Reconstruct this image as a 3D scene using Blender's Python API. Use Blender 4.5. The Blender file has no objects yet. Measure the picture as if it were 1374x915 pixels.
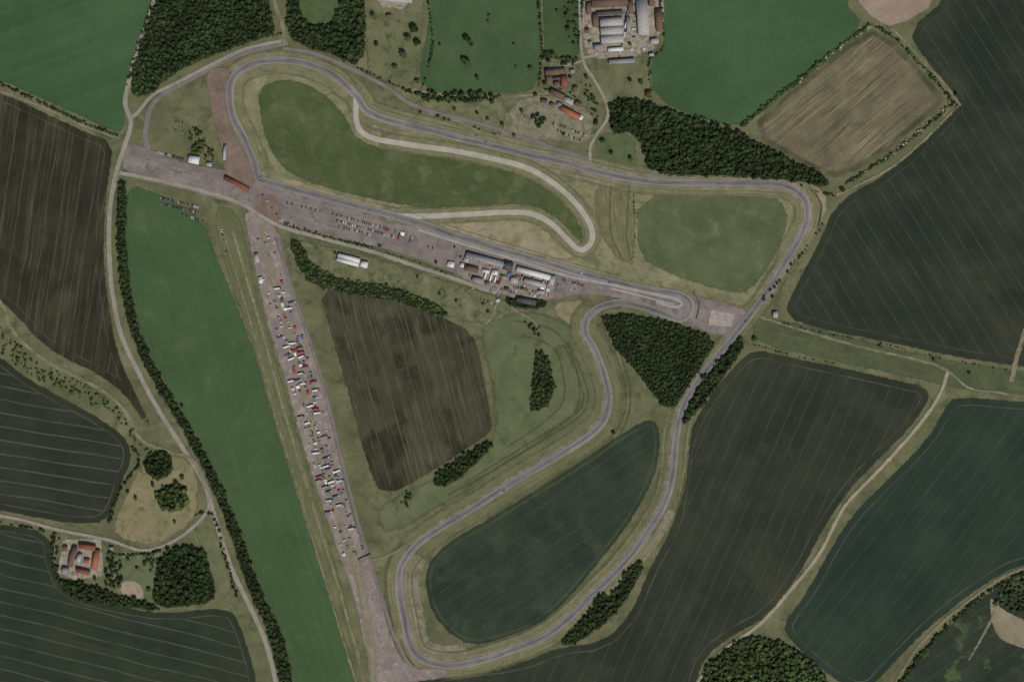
import bpy, bmesh, math, random
import numpy as np
random.seed(7); rng=np.random.default_rng(7)
S=1.3; CX,CY=687.0,457.5
def W(p): return ((p[0]-CX)*S,(CY-p[1])*S)
scene=bpy.context.scene
def lin(c):
    if c[1]>c[0] and c[1]>c[2]:
        g=0.3*c[0]+0.59*c[1]+0.11*c[2]; c=tuple(v+(g-v)*0.2 for v in c)
        c=(c[0]*1.03,c[1],c[2]*0.95)
    return tuple(((v/255)/12.92 if v/255<=0.04045 else ((v/255+0.055)/1.055)**2.4) for v in c)+(1,)
# ---------------------------------------------------------------- node helper
class NT:
    def __init__(s,name):
        s.m=bpy.data.materials.new(name); s.m.use_nodes=True
        s.t=s.m.node_tree; s.t.nodes.clear()
        s.out=s.t.nodes.new('ShaderNodeOutputMaterial')
    def n(s,k,**kw):
        x=s.t.nodes.new(k)
        for a,b in kw.items(): setattr(x,a,b)
        return x
    def put(s,sock,v):
        if isinstance(v,bpy.types.NodeSocket): s.t.links.new(v,sock)
        elif sock.type=='VECTOR' and not isinstance(v,(int,float)): sock.default_value=tuple(v)[:3]
        else: sock.default_value=v
    def math(s,op,a,b=0.0,c=0.0,clamp=False):
        x=s.n('ShaderNodeMath',operation=op,use_clamp=clamp)
        s.put(x.inputs[0],a); s.put(x.inputs[1],b); s.put(x.inputs[2],c); return x.outputs[0]
    def pos(s): return s.n('ShaderNodeTexCoord').outputs['Object']
    def uv(s): return s.n('ShaderNodeTexCoord').outputs['UV']
    def attr(s,nm): return s.n('ShaderNodeAttribute',attribute_name=nm).outputs['Fac']
    def noise(s,v,scale,det=3,rough=0.55,dist=0.0):
        x=s.n('ShaderNodeTexNoise'); s.put(x.inputs['Vector'],v)
        x.inputs['Scale'].default_value=scale; x.inputs['Detail'].default_value=det
        x.inputs['Roughness'].default_value=rough; x.inputs['Distortion'].default_value=dist
        return x.outputs[0]
    def rng(s,v,a,b,c=0.0,d=1.0,smooth=False):
        x=s.n('ShaderNodeMapRange')
        if smooth: x.interpolation_type='SMOOTHSTEP'
        s.put(x.inputs[0],v)
        for i,q in enumerate((a,b,c,d)): s.put(x.inputs[i+1],q)
        return x.outputs[0]
    def mix(s,f,a,b,bt='MIX'):
        x=s.n('ShaderNodeMix',data_type='RGBA',blend_type=bt)
        s.put(x.inputs[0],f); s.put(x.inputs[6],a); s.put(x.inputs[7],b); return x.outputs[2]
    def scalec(s,c,f):
        x=s.n('ShaderNodeVectorMath',operation='SCALE'); s.put(x.inputs[0],c); s.put(x.inputs['Scale'],f); return x.outputs[0]
    def dot(s,v,d):
        x=s.n('ShaderNodeVectorMath',operation='DOT_PRODUCT'); s.put(x.inputs[0],v); x.inputs[1].default_value=d; return x.outputs['Value']
    def comb(s,a,b,c=0.0):
        x=s.n('ShaderNodeCombineXYZ'); s.put(x.inputs[0],a); s.put(x.inputs[1],b); s.put(x.inputs[2],c); return x.outputs[0]
    def sep(s,v):
        x=s.n('ShaderNodeSeparateXYZ'); s.put(x.inputs[0],v); return x.outputs
    def finish(s,col,alpha=None,rough=0.95,spec=0.05,metal=0.0):
        p=s.n('ShaderNodeBsdfPrincipled'); s.put(p.inputs['Base Color'],col)
        s.put(p.inputs['Roughness'],rough); p.inputs['Specular IOR Level'].default_value=spec
        p.inputs['Metallic'].default_value=metal
        if alpha is None: s.t.links.new(p.outputs[0],s.out.inputs[0])
        else:
            tr=s.n('ShaderNodeBsdfTransparent'); mx=s.n('ShaderNodeMixShader')
            s.put(mx.inputs[0],alpha); s.t.links.new(tr.outputs[0],mx.inputs[1]); s.t.links.new(p.outputs[0],mx.inputs[2])
            s.t.links.new(mx.outputs[0],s.out.inputs[0])
        return s.m
GAIN=1.12
def area_mat(name,c1,c2,patch=90,grain=0.18,streak=None,tram=None,head=None,edge=(3.5,2.6),spots=None):
    m=NT(name); P=m.pos()
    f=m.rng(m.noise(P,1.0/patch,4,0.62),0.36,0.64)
    col=m.mix(f,lin(c1),lin(c2))  # broad tone patches; on crop fields also cloud shade painted into the colour
    if spots:   # (colour,scale,lo,hi)
        f=m.rng(m.noise(P,1.0/spots[1],4,0.65,0.4),spots[2],spots[3]); col=m.mix(f,col,lin(spots[0]))
    wob=m.math('MULTIPLY',m.math('SUBTRACT',m.noise(P,1/120,1),0.5),9.0)
    big=m.rng(m.noise(P,1/130,3,0.6),0.38,0.6,0.2,1.0)
    for st in (streak or []): # (angle_deg,colour,strength,across_m,lo,hi)
        a=math.radians(st[0]); u=m.math('ADD',m.dot(P,(-math.sin(a),math.cos(a),0)),wob); v=m.dot(P,(math.cos(a),math.sin(a),0))
        q=m.noise(m.comb(m.math('MULTIPLY',u,1/st[3]),m.math('MULTIPLY',v,1/(st[3]*26))),1.0,3,0.65)
        f=m.math('MULTIPLY',m.rng(q,st[4],st[5]),st[2])
        col=m.mix(m.math('MULTIPLY',f,big),col,lin(st[1]))
    if tram: # angle,spacing,width,colour,strength
        a=math.radians(tram[0]); u=m.math('ADD',m.dot(P,(-math.sin(a),math.cos(a),0)),wob)
        uu=m.math('DIVIDE',u,tram[1]); fr=m.math('FRACT',uu); d=m.math('MULTIPLY',m.math('ABSOLUTE',m.math('SUBTRACT',fr,0.5)),tram[1])
        # each pass of the drill is a slightly different shade
        pas=m.noise(m.comb(m.math('MULTIPLY',m.math('FLOOR',uu),7.37),0.5),1.0,0)
        col=m.scalec(col,m.rng(pas,0.25,0.75,0.93,1.07))
        k=m.rng(d,tram[2]*0.3,tram[2],1,0)
        k=m.math('MULTIPLY',k,m.rng(m.noise(P,1/40,3,0.6),0.3,0.62,0.3,1.0))
        k=m.math('MULTIPLY',k,m.rng(m.attr('sd'),10,15))
        col=m.mix(m.math('MULTIPLY',k,tram[4]),col,lin(tram[3]))
    if head: # dist,width,colour,strength
        sdw=m.math('ADD',m.attr('sd'),m.math('MULTIPLY',wob,0.25))
        d=m.math('ABSOLUTE',m.math('SUBTRACT',sdw,head[0]))
        k=m.math('MULTIPLY',m.rng(d,head[1]*0.3,head[1],1,0),m.rng(m.noise(P,1/50,3),0.35,0.6,0.15,1.0))
        col=m.mix(m.math('MULTIPLY',k,head[3]),col,lin(head[2]))
    g=m.math('ADD',m.math('MULTIPLY',m.noise(P,0.3,3,0.75),0.5),m.math('MULTIPLY',m.noise(P,0.03,5,0.74),0.5))
    col=m.scalec(col,m.rng(g,0.3,0.7,(1-grain*1.4)*GAIN,(1+grain*1.4)*GAIN))
    al=None
    if edge:
        e=m.math('ADD',m.attr('sd'),m.math('MULTIPLY',m.math('SUBTRACT',m.noise(P,0.09,4,0.7),0.5),edge[1]*3))
        al=m.rng(e,-edge[0]*0.5,edge[0]*0.5+0.01,0,1,True)
    return m.finish(col,al)
def road_mat(name,c1,c2,streakc=None,ss=0.5,line=False,race=0.0,edge=(0.8,0.8),grain=0.12,amax=1.0,width=6):
    m=NT(name); P=m.pos(); U=m.uv(); su=m.sep(U)
    col=m.mix(m.rng(m.noise(P,1/22,4,0.65),0.35,0.65),lin(c1),lin(c2))
    q=m.noise(m.comb(m.math('MULTIPLY',su[0],0.45),m.math('MULTIPLY',su[1],1/70)),1.0,4,0.6)
    if streakc: col=m.mix(m.math('MULTIPLY',m.rng(q,0.45,0.68),ss),col,lin(streakc))
    if race:
        w=m.math('MULTIPLY',m.math('SUBTRACT',m.noise(m.comb(0.0,m.math('MULTIPLY',su[1],1/90)),1.0,1),0.5),width*1.6)
        d=m.math('ABSOLUTE',m.math('ADD',su[0],w))
        fade=m.rng(m.noise(m.comb(5.0,m.math('MULTIPLY',su[1],1/60)),1.0,3,0.7),0.35,0.6,0.25,1.0)
        k=m.math('MULTIPLY',m.math('MULTIPLY',m.rng(d,0.6,3.0,1,0),race),fade); col=m.mix(k,col,lin((60,58,58)))
        pt=m.rng(m.noise(m.comb(9.0,m.math('MULTIPLY',su[1],1/140)),1.0,2,0.6),0.4,0.6,0.88,1.08); col=m.scalec(col,pt)
    if line:
        d=m.math('ABSOLUTE',m.math('SUBTRACT',m.attr('sd'),0.55)); k=m.rng(d,0.12,0.3,0.4,0)
        col=m.mix(k,col,(0.6,0.6,0.58,1))
    col=m.scalec(col,m.rng(m.noise(P,0.35,3,0.75),0.3,0.7,1.05-grain,1.05+grain))
    e=m.math('ADD',m.attr('sd'),m.math('MULTIPLY',m.math('SUBTRACT',m.noise(P,0.11,4,0.7),0.5),edge[1]*3))
    al=m.rng(e,-edge[0]*0.5,edge[0]*0.5,0,amax,True)
    if amax<1:
        al=m.math('MULTIPLY',al,m.rng(m.noise(P,1/18,4,0.7),0.3,0.55,0.3,1.0))
    return m.finish(col,al)
# ---------------------------------------------------------------- geometry helper
def mesh_np(name,V,F,attrs=None,uv=None,mats=(),midx=None,link=True):
    me=bpy.data.meshes.new(name); V=np.asarray(V,np.float32); F=np.asarray(F,np.int32); k=F.shape[1]
    me.vertices.add(len(V)); me.vertices.foreach_set('co',V.ravel())
    me.loops.add(F.size); me.loops.foreach_set('vertex_index',F.ravel())
    me.polygons.add(len(F)); me.polygons.foreach_set('loop_start',np.arange(0,F.size,k,dtype=np.int32))
    try: me.polygons.foreach_set('loop_total',np.full(len(F),k,np.int32))
    except Exception: pass
    if midx is not None: me.polygons.foreach_set('material_index',np.asarray(midx,np.int32))
    me.update(calc_edges=True)
    for a,d in (attrs or {}).items():
        at=me.attributes.new(a,'FLOAT','POINT'); at.data.foreach_set('value',np.asarray(d,np.float32))
    if uv is not None:
        l=me.uv_layers.new(name='UVMap'); l.data.foreach_set('uv',np.asarray(uv,np.float32)[F.ravel()].ravel())
    for m in mats: me.materials.append(m)
    me.validate()
    if not link: return me
    o=bpy.data.objects.new(name,me); scene.collection.objects.link(o); return o
def chaikin(p,n,closed=True):
    p=np.asarray(p,float)
    for _ in range(n):
        q=np.roll(p,-1,0) if closed else p[1:]; a=p if closed else p[:-1]
        r=np.empty((len(a)*2,2)); r[0::2]=a*.75+q*.25; r[1::2]=a*.25+q*.75
        if not closed: r=np.vstack([p[:1],r,p[-1:]])
        p=r
    return p
def catmull(p,closed=False,step=3.0):
    p=np.asarray(p,float); n=len(p); out=[]
    rngi=range(n) if closed else range(n-1)
    for i in rngi:
        if closed: a,b,c,d=p[i-1],p[i],p[(i+1)%n],p[(i+2)%n]
        else: a,b,c,d=p[max(i-1,0)],p[i],p[i+1],p[min(i+2,n-1)]
        k=max(2,int(np.linalg.norm(c-b)/step))
        for j in range(k):
            t=j/k; out.append(0.5*((2*b)+(-a+c)*t+(2*a-5*b+4*c-d)*t*t+(-a+3*b-3*c+d)*t**3))
    if not closed: out.append(p[-1])
    return np.array(out)
def sdist(pts,poly):
    a=poly; b=np.roll(poly,-1,0); best=np.full(len(pts),1e9); ins=np.zeros(len(pts),bool)
    x,y=pts[:,0],pts[:,1]
    for i in range(len(a)):
        e=b[i]-a[i]; L=e@e+1e-9; w=pts-a[i]; t=np.clip((w@e)/L,0,1)
        d=np.hypot(w[:,0]-t*e[0],w[:,1]-t*e[1]); best=np.minimum(best,d)
        c=(a[i,1]>y)!=(b[i,1]>y)
        if abs(e[1])>1e-12: ins^=c&(x<e[0]*(y-a[i,1])/e[1]+a[i,0])
    return np.where(ins,best,-best)
ZL=[0.0]; DZ=0.012
def nz(): ZL[0]+=DZ; return ZL[0]
def area(name,px,mat,smooth=1,z=None,margin=7):
    poly=np.array([W(p) for p in px]); poly=chaikin(poly,smooth) if smooth else poly
    lo=poly.min(0)-margin-2; hi=poly.max(0)+margin+2
    sp=min(8,max(1.5,math.sqrt((hi-lo).prod())/90))
    xs=np.arange(lo[0],hi[0]+sp,sp); ys=np.arange(lo[1],hi[1]+sp,sp)
    X,Y=np.meshgrid(xs,ys); pts=np.stack([X.ravel(),Y.ravel()],1); sd=sdist(pts,poly)
    nx=len(xs); ny=len(ys); idx=np.arange(nx*ny).reshape(ny,nx)
    F=np.stack([idx[:-1,:-1],idx[:-1,1:],idx[1:,1:],idx[1:,:-1]],-1).reshape(-1,4)
    F=F[sd[F].max(1)>-margin*0.6]
    used=np.unique(F); rm=np.zeros(nx*ny,int); rm[used]=np.arange(len(used)); F=rm[F]
    z=nz() if z is None else z
    V=np.column_stack([pts[used],np.full(len(used),z)])
    return mesh_np(name,V,F,{'sd':sd[used]},mats=[mat])
def ribbon(name,px,width,mat,closed=False,margin=2.0,off=0.0,step=3.0,z=None):
    p=catmull([W(q) for q in px],closed,step)
    if closed: t=np.roll(p,-1,0)-np.roll(p,1,0)
    else: t=np.gradient(p,axis=0)
    t/=np.linalg.norm(t,axis=1)[:,None]+1e-9; nrm=np.stack([-t[:,1],t[:,0]],1)
    seg=np.linalg.norm(np.diff(p,axis=0),axis=1); s=np.concatenate([[0],np.cumsum(seg)])
    w=width/2; z=(nz() if z is None else z)
    if closed:
        p=np.vstack([p,p[:1]]); nrm=np.vstack([nrm,nrm[:1]]); s=np.append(s,s[-1]+np.linalg.norm(p[-1]-p[-2]))
    wid=w+margin
    cols=[-wid,0,wid]; V=[];sd=[];uv=[]
    for c in cols:
        q=p+nrm*(c+off); V.append(np.column_stack([q,np.full(len(q),z)])); d=np.full(len(q),w-abs(c))
        if not closed and width>12:   # wide verges fade out at their ends
            d=np.minimum(d,np.minimum(s,s[-1]-s)*0.8-2)
        sd.append(d); uv.append(np.column_stack([np.full(len(q),c),s]))
    n=len(p); V=np.vstack(V); sd=np.concatenate(sd); uv=np.vstack(uv); F=[]
    i=np.arange(n-1)
    for k in range(2): F.append(np.stack([k*n+i+1,k*n+i,(k+1)*n+i,(k+1)*n+i+1],1))
    return mesh_np(name,V,np.vstack(F),{'sd':sd},uv,[mat])
# ---------------------------------------------------------------- ground
gm=area_mat('ground_grass',(82,87,60),(104,103,76),patch=60,grain=0.2,edge=None,spots=((68,80,52),26,0.5,0.68))
mesh_np('ground',[(-20000,-20000,0),(20000,-20000,0),(20000,20000,0),(-20000,20000,0)],[(0,1,2,3)],mats=[gm])
def fld(name,poly,sm=1,**k):
    c1=k.pop('c1');c2=k.pop('c2'); return area(name,poly,area_mat(name+'_mat',c1,c2,**k),sm)
fld('grass_field',[(-250,-250),(212,-250),(205,10),(188,55),(175,95),(168,130),(166,178),(150,174),(110,156),(60,134),(0,106),(-250,40)],c1=(48,80,50),c2=(56,88,55),patch=160,grain=0.1,streak=[(20,(64,96,62),0.35,9,0.5,0.65)],tram=(20,30,1.6,(62,98,66),0.25))
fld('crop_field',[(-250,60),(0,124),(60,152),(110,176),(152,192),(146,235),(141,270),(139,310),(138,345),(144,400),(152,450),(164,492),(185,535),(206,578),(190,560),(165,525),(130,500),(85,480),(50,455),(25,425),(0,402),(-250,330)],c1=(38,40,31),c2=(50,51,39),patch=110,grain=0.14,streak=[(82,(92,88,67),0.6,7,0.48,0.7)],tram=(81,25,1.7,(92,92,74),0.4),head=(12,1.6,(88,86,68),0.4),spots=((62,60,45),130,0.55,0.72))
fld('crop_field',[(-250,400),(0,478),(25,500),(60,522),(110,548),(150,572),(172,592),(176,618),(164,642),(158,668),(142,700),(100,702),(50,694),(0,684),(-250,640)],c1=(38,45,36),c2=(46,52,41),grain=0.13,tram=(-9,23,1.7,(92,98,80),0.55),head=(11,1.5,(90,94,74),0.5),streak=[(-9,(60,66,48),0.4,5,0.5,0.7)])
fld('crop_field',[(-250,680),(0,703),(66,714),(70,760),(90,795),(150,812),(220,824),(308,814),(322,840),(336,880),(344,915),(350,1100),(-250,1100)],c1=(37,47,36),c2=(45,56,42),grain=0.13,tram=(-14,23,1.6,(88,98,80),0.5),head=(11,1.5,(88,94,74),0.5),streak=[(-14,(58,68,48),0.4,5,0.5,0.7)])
fld('grass_field',[(168,246),(215,262),(268,288),(300,370),(335,455),(360,540),(390,640),(425,750),(455,840),(482,925),(500,1000),(420,1000),(395,915),(378,845),(350,790),(322,710),(298,650),(268,590),(232,530),(198,470),(178,410),(167,330)],c1=(54,80,48),c2=(61,88,53),patch=120,grain=0.1,streak=[(-72,(68,96,60),0.4,8,0.5,0.68),(-72,(52,76,47),0.4,14,0.5,0.7)],spots=((78,96,62),60,0.6,0.78))
fld('grass_field',[(283,275),(318,282),(330,330),(345,400),(375,500),(400,590),(430,690),(462,800),(490,915),(498,960),(484,925),(455,835),(427,745),(392,635),(362,535),(336,450),(305,365)],c1=(78,88,56),c2=(94,100,68),patch=50,streak=[(-72,(120,115,82),0.6,4,0.5,0.68)])
fld('grass_field',[(575,-250),(722,-250),(726,60),(722,118),(690,126),(640,124),(560,122),(570,60),(582,0)],c1=(54,80,49),c2=(64,88,55),grain=0.12,spots=((52,72,43),25,0.6,0.75),streak=[(-80,(70,94,60),0.4,6,0.5,0.7)])
fld('grass_field',[(728,-250),(776,-250),(779,40),(776,82),(740,80),(728,60)],c1=(52,72,44),c2=(62,84,50))
fld('meadow',[(492,-250),(572,-250),(568,60),(552,120),(520,110),(486,95)],c1=(84,92,62),c2=(100,104,76),spots=((66,80,48),25,0.5,0.65))
fld('grass_field',[(888,-250),(1120,-250),(1130,0),(1162,38),(1085,95),(1030,145),(990,172),(930,155),(878,132),(872,80),(890,66),(892,30)],c1=(50,80,50),c2=(58,89,56),patch=120,grain=0.1,streak=[(-8,(64,94,62),0.4,7,0.5,0.7)])
fld('bare_field',[(1140,-250),(1300,-250),(1262,2),(1200,38),(1174,28),(1145,-5)],c1=(122,106,92),c2=(140,124,108),streak=[(30,(112,100,84),0.6,5,0.5,0.7)])
fld('stubble_field',[(1000,176),(1060,122),(1165,38),(1185,46),(1212,68),(1262,125),(1268,138),(1200,195),(1132,240),(1095,232)],c1=(84,81,62),c2=(106,98,76),patch=45,grain=0.18,streak=[(40,(136,126,102),0.8,4,0.46,0.68),(40,(58,61,44),0.75,7,0.5,0.68)],head=(5,7,(60,64,45),0.9))
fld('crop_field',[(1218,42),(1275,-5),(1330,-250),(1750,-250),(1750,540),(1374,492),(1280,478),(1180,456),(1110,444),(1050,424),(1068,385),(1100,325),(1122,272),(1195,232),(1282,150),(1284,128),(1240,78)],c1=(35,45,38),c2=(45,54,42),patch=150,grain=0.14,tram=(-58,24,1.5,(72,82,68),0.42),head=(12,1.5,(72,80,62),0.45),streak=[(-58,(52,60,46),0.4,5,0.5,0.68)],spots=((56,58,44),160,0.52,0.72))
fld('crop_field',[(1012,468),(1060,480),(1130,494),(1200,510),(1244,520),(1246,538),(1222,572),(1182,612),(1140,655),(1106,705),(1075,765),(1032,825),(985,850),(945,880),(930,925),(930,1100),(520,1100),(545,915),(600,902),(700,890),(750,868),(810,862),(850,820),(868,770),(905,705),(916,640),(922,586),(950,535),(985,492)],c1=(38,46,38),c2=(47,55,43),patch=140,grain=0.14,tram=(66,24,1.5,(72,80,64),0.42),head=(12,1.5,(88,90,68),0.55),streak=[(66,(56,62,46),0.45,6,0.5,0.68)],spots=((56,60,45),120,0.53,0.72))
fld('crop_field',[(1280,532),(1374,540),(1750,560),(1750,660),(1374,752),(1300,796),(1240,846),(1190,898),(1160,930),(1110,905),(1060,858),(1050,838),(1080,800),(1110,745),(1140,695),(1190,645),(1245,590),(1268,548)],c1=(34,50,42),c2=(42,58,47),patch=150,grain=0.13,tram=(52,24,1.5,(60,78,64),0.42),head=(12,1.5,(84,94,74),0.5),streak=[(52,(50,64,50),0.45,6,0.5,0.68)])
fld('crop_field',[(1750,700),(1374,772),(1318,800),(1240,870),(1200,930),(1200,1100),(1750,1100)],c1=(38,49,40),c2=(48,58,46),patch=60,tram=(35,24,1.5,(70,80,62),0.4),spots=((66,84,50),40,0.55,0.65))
fld('bare_field',[(1330,800),(1345,818),(1375,832),(1420,850),(1420,880),(1345,862),(1332,840),(1328,815)],c1=(116,108,86),c2=(138,128,106),edge=(2,3))
fld('grass_field',[(1012,432),(1060,430),(1150,456),(1250,480),(1374,500),(1750,548),(1750,562),(1374,534),(1290,522),(1250,512),(1130,486),(1010,460)],c1=(62,76,50),c2=(78,88,60),patch=35,streak=[(-14,(94,98,72),0.6,4,0.5,0.68)])
# circuit infields
fld('grass_verge',[(300,85),(370,72),(440,85),(500,140),(600,170),(820,232),(1060,240),(1100,262),(1100,310),(1030,410),(960,410),(560,310),(370,262),(320,200)],c1=(104,104,76),c2=(126,122,93),patch=30,grain=0.16,spots=((86,92,62),26,0.5,0.66),streak=[(-15,(132,128,100),0.5,5,0.5,0.7)],edge=(6,5))
fld('grass_infield',[(346,118),(380,106),(412,113),(442,133),(464,158),(476,184),(500,198),(560,206),(620,213),(680,228),(716,243),(746,262),(770,288),(782,312),(782,324),(770,318),(745,292),(705,280),(640,279),(580,281),(500,268),(430,250),(388,232),(364,205),(351,165)],c1=(61,76,44),c2=(71,87,50),patch=60,grain=0.17,spots=((86,95,61),35,0.52,0.68),streak=[(-14,(84,94,60),0.5,5,0.5,0.7)],edge=(4,3))
fld('grass_infield',[(856,262),(950,263),(1038,265),(1052,276),(1057,300),(1040,345),(1002,396),(965,388),(905,370),(855,344)],c1=(70,85,57),c2=(83,95,64),patch=60,grain=0.16,spots=((96,102,74),30,0.56,0.72),streak=[(-30,(88,98,67),0.5,5,0.5,0.7)],edge=(4,3))
fld('rough_grass',[(798,243),(850,250),(852,345),(838,355),(815,330),(800,300)],c1=(88,90,63),c2=(106,104,76),patch=18,streak=[(-80,(130,126,96),0.8,3,0.46,0.66),(-80,(66,71,48),0.6,4,0.52,0.7)],edge=(4,4))
fld('dry_grass',[(560,300),(640,294),(700,293),(730,306),(752,332),(775,345),(745,348),(690,336),(620,316)],c1=(122,115,90),c2=(140,131,106),patch=30,edge=(5,4),grain=0.15,spots=((104,104,76),22,0.5,0.68))
fld('dry_grass',[(1066,238),(1100,250),(1112,275),(1096,310),(1076,350),(1084,300),(1082,268)],c1=(118,110,84),c2=(140,130,104),patch=16,edge=(5,4))
fld('dry_grass',[(385,236),(430,254),(500,274),(560,284),(560,292),(500,284),(420,264),(372,250)],c1=(120,114,86),c2=(138,129,101),patch=20,edge=(4,4))
fld('dry_grass',[(752,404),(790,404),(778,424),(768,440),(752,428),(742,412)],c1=(112,106,80),c2=(130,122,96),patch=14,edge=(4,4))
fld('crop_field',[(427,388),(480,394),(540,405),(590,425),(634,446),(646,490),(658,560),(660,578),(640,592),(580,632),(514,668),(492,620),(472,540),(446,450)],c1=(54,54,41),c2=(68,67,50),patch=60,grain=0.16,streak=[(-75,(100,95,70),0.6,4,0.46,0.68),(-75,(44,45,35),0.55,6,0.5,0.7)],tram=(-75,20,1.6,(104,100,76),0.3),spots=((42,43,33),80,0.5,0.62),edge=(4,3))  # dark spots paint a cloud shadow into the crop colour
fld('grass_infield',[(646,432),(700,418),(745,425),(778,445),(790,480),(800,520),(800,555),(775,580),(720,612),(665,640),(600,672),(520,720),(505,690),(520,672),(590,640),(650,605),(668,578),(662,520),(650,470)],c1=(78,90,60),c2=(92,101,71),patch=45,grain=0.14,spots=((68,80,52),30,0.55,0.68),edge=(8,5))
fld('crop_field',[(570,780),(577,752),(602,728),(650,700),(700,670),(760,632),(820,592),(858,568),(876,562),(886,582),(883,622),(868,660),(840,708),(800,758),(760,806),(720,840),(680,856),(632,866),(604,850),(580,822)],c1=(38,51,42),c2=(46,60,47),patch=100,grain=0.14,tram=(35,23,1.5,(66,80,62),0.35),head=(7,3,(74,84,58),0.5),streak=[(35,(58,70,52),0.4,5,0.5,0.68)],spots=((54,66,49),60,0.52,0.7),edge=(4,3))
fld('meadow',[(190,622),(215,608),(255,617),(267,650),(264,690),(240,714),(205,732),(170,726),(150,710),(165,675)],c1=(108,105,76),c2=(126,116,88),patch=25,grain=0.16,spots=((80,90,58),18,0.54,0.68),streak=[(70,(136,126,98),0.5,3,0.5,0.7)],edge=(5,4))
fld('garden',[(142,740),(215,738),(210,800),(180,806),(150,795),(138,765)],c1=(78,90,59),c2=(96,104,72),patch=14,spots=((138,126,104),14,0.6,0.7))
fld('bare_field',[(163,778),(186,780),(196,800),(180,806),(160,796)],c1=(130,118,98),c2=(148,136,116),patch=8,edge=(3,3))
fld('grass_field',[(258,700),(285,695),(298,740),(312,795),(296,800),(280,760)],c1=(84,94,62),c2=(100,106,74),patch=20,streak=[(-70,(72,80,50),0.6,3,0.5,0.7)])
fld('garden',[(390,5),(450,-20),(470,25),(430,42),(395,35)],c1=(62,84,48),c2=(72,92,56),patch=14)
fld('garden',[(560,130),(640,140),(668,150),(672,185),(620,180),(560,160)],c1=(80,92,62),c2=(104,108,78),patch=14)
fld('garden',[(800,180),(850,178),(855,230),(800,228)],c1=(68,84,53),c2=(84,96,65),patch=20)
fld('garden',[(728,84),(776,84),(782,118),(770,140),(735,125)],c1=(72,84,56),c2=(110,106,84),patch=12)
# ---------------------------------------------------------------- paved areas
asph=area_mat('worn_asphalt',(106,98,93),(124,115,108),patch=30,grain=0.12,spots=((94,88,84),16,0.52,0.66),edge=(2,1.6),streak=[(-15.7,(136,128,118),0.6,2.5,0.5,0.7),(-15.7,(88,84,82),0.5,3,0.52,0.7)])
asph2=area_mat('runway_asphalt',(112,101,95),(128,117,109),patch=25,grain=0.13,spots=((142,131,120),14,0.5,0.66),edge=(3,2.6),streak=[(-73,(98,91,86),0.6,3,0.5,0.7),(-73,(146,137,126),0.5,2.5,0.52,0.7)])
brown=area_mat('brown_asphalt',(102,87,76),(120,104,92),patch=20,grain=0.12,edge=(2,1.4),streak=[(-75,(84,76,70),0.6,2.5,0.48,0.68)])
conc=area_mat('yard_concrete',(126,118,104),(148,139,122),patch=12,grain=0.18,spots=((100,93,82),8,0.5,0.62),edge=(3,3))
gravel=area_mat('gravel_yard_mat',(106,103,84),(126,120,101),patch=16,grain=0.15,spots=((90,94,68),12,0.5,0.64),edge=(3,4))
area('concrete_yard',[(782,-80),(888,-80),(892,62),(842,78),(792,80),(780,50)],conc)
area('gravel_yard',[(685,140),(730,125),(800,150),(790,195),(740,185),(690,195),(672,180)],gravel)
area('concrete_yard',[(84,724),(136,722),(140,772),(102,778),(78,768)],conc,0)
area('gravel_yard',[(490,-60),(560,-60),(555,15),(500,8)],conc)
verge=road_mat('mown_verge',(104,104,76),(126,121,93),streakc=(84,92,60),ss=0.8,edge=(8,5),grain=0.17)
verge2=road_mat('green_verge',(84,92,61),(100,103,74),streakc=(116,114,84),ss=0.7,edge=(10,6),grain=0.16)
lightv=road_mat('worn_verge_mat',(134,128,106),(150,142,120),streakc=(118,114,88),ss=0.7,edge=(4,3.5),grain=0.15,amax=0.75)
trackm=road_mat('track_asphalt',(110,107,104),(126,122,118),streakc=(94,92,91),ss=0.7,line=True,race=0.5,edge=(0.9,0.5),grain=0.09)
concm=road_mat('track_concrete',(150,145,131),(168,162,147),streakc=(136,131,118),ss=0.5,edge=(1,0.6),grain=0.09)
roadm=road_mat('lane_surface',(128,122,109),(146,140,127),streakc=(110,106,95),ss=0.5,edge=(1.4,1.2),grain=0.12)
dirtm=road_mat('farm_track_dirt',(122,116,93),(142,134,110),streakc=(94,96,70),ss=0.7,edge=(2,2.2),grain=0.16,amax=0.9)
darkm=road_mat('mow_line',(76,85,55),(88,94,65),edge=(2.5,2),amax=0.55,grain=0.12)
palem=road_mat('pale_mow_line',(122,119,88),(134,128,98),edge=(2.5,2.5),amax=0.5,grain=0.12)
oldm=road_mat('perimeter_asphalt',(107,100,95),(122,115,108),streakc=(94,90,86),ss=0.6,edge=(1.4,1.2),grain=0.12)
TA=[(355,243),(420,261),(500,282),(560,299),(620,319),(700,343),(770,364),(830,380),(880,390),(912,396),(925,406),(924,419),(912,428),(890,422),(860,411),(830,406),(803,413),(787,428),(785,446),(797,468),(810,500),(817,530),(812,558),(795,580),(760,604),(700,640),(640,678),(590,708),(555,735),(538,760),(536,790),(543,830),(549,860),(560,880),(590,891),(630,889),(680,874),(730,854),(762,830),(790,803),(830,763),(868,715),(893,672),(903,630),(908,580),(920,538),(946,498),(985,450),(1020,405),(1050,358),(1075,315),(1083,290),(1078,266),(1055,250),(1010,246),(940,246),(870,243),(820,235),(760,219),(700,206),(640,191),(580,176),(530,164),(494,150),(478,128),(450,103),(415,87),(380,81),(345,84),(318,98),(308,122),(312,155),(328,188),(340,215),(346,234)]
ribbon('grass_verge',TA[49:66],46,verge)
ribbon('grass_verge',TA[64:],40,verge,off=4)
ribbon('grass_verge',TA[16:33],50,verge2)
ribbon('grass_verge',TA[28:46],48,verge)
ribbon('grass_verge',TA[41:50],34,verge2)
ribbon('grass_verge',TA[28:36],28,lightv,off=20)
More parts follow.
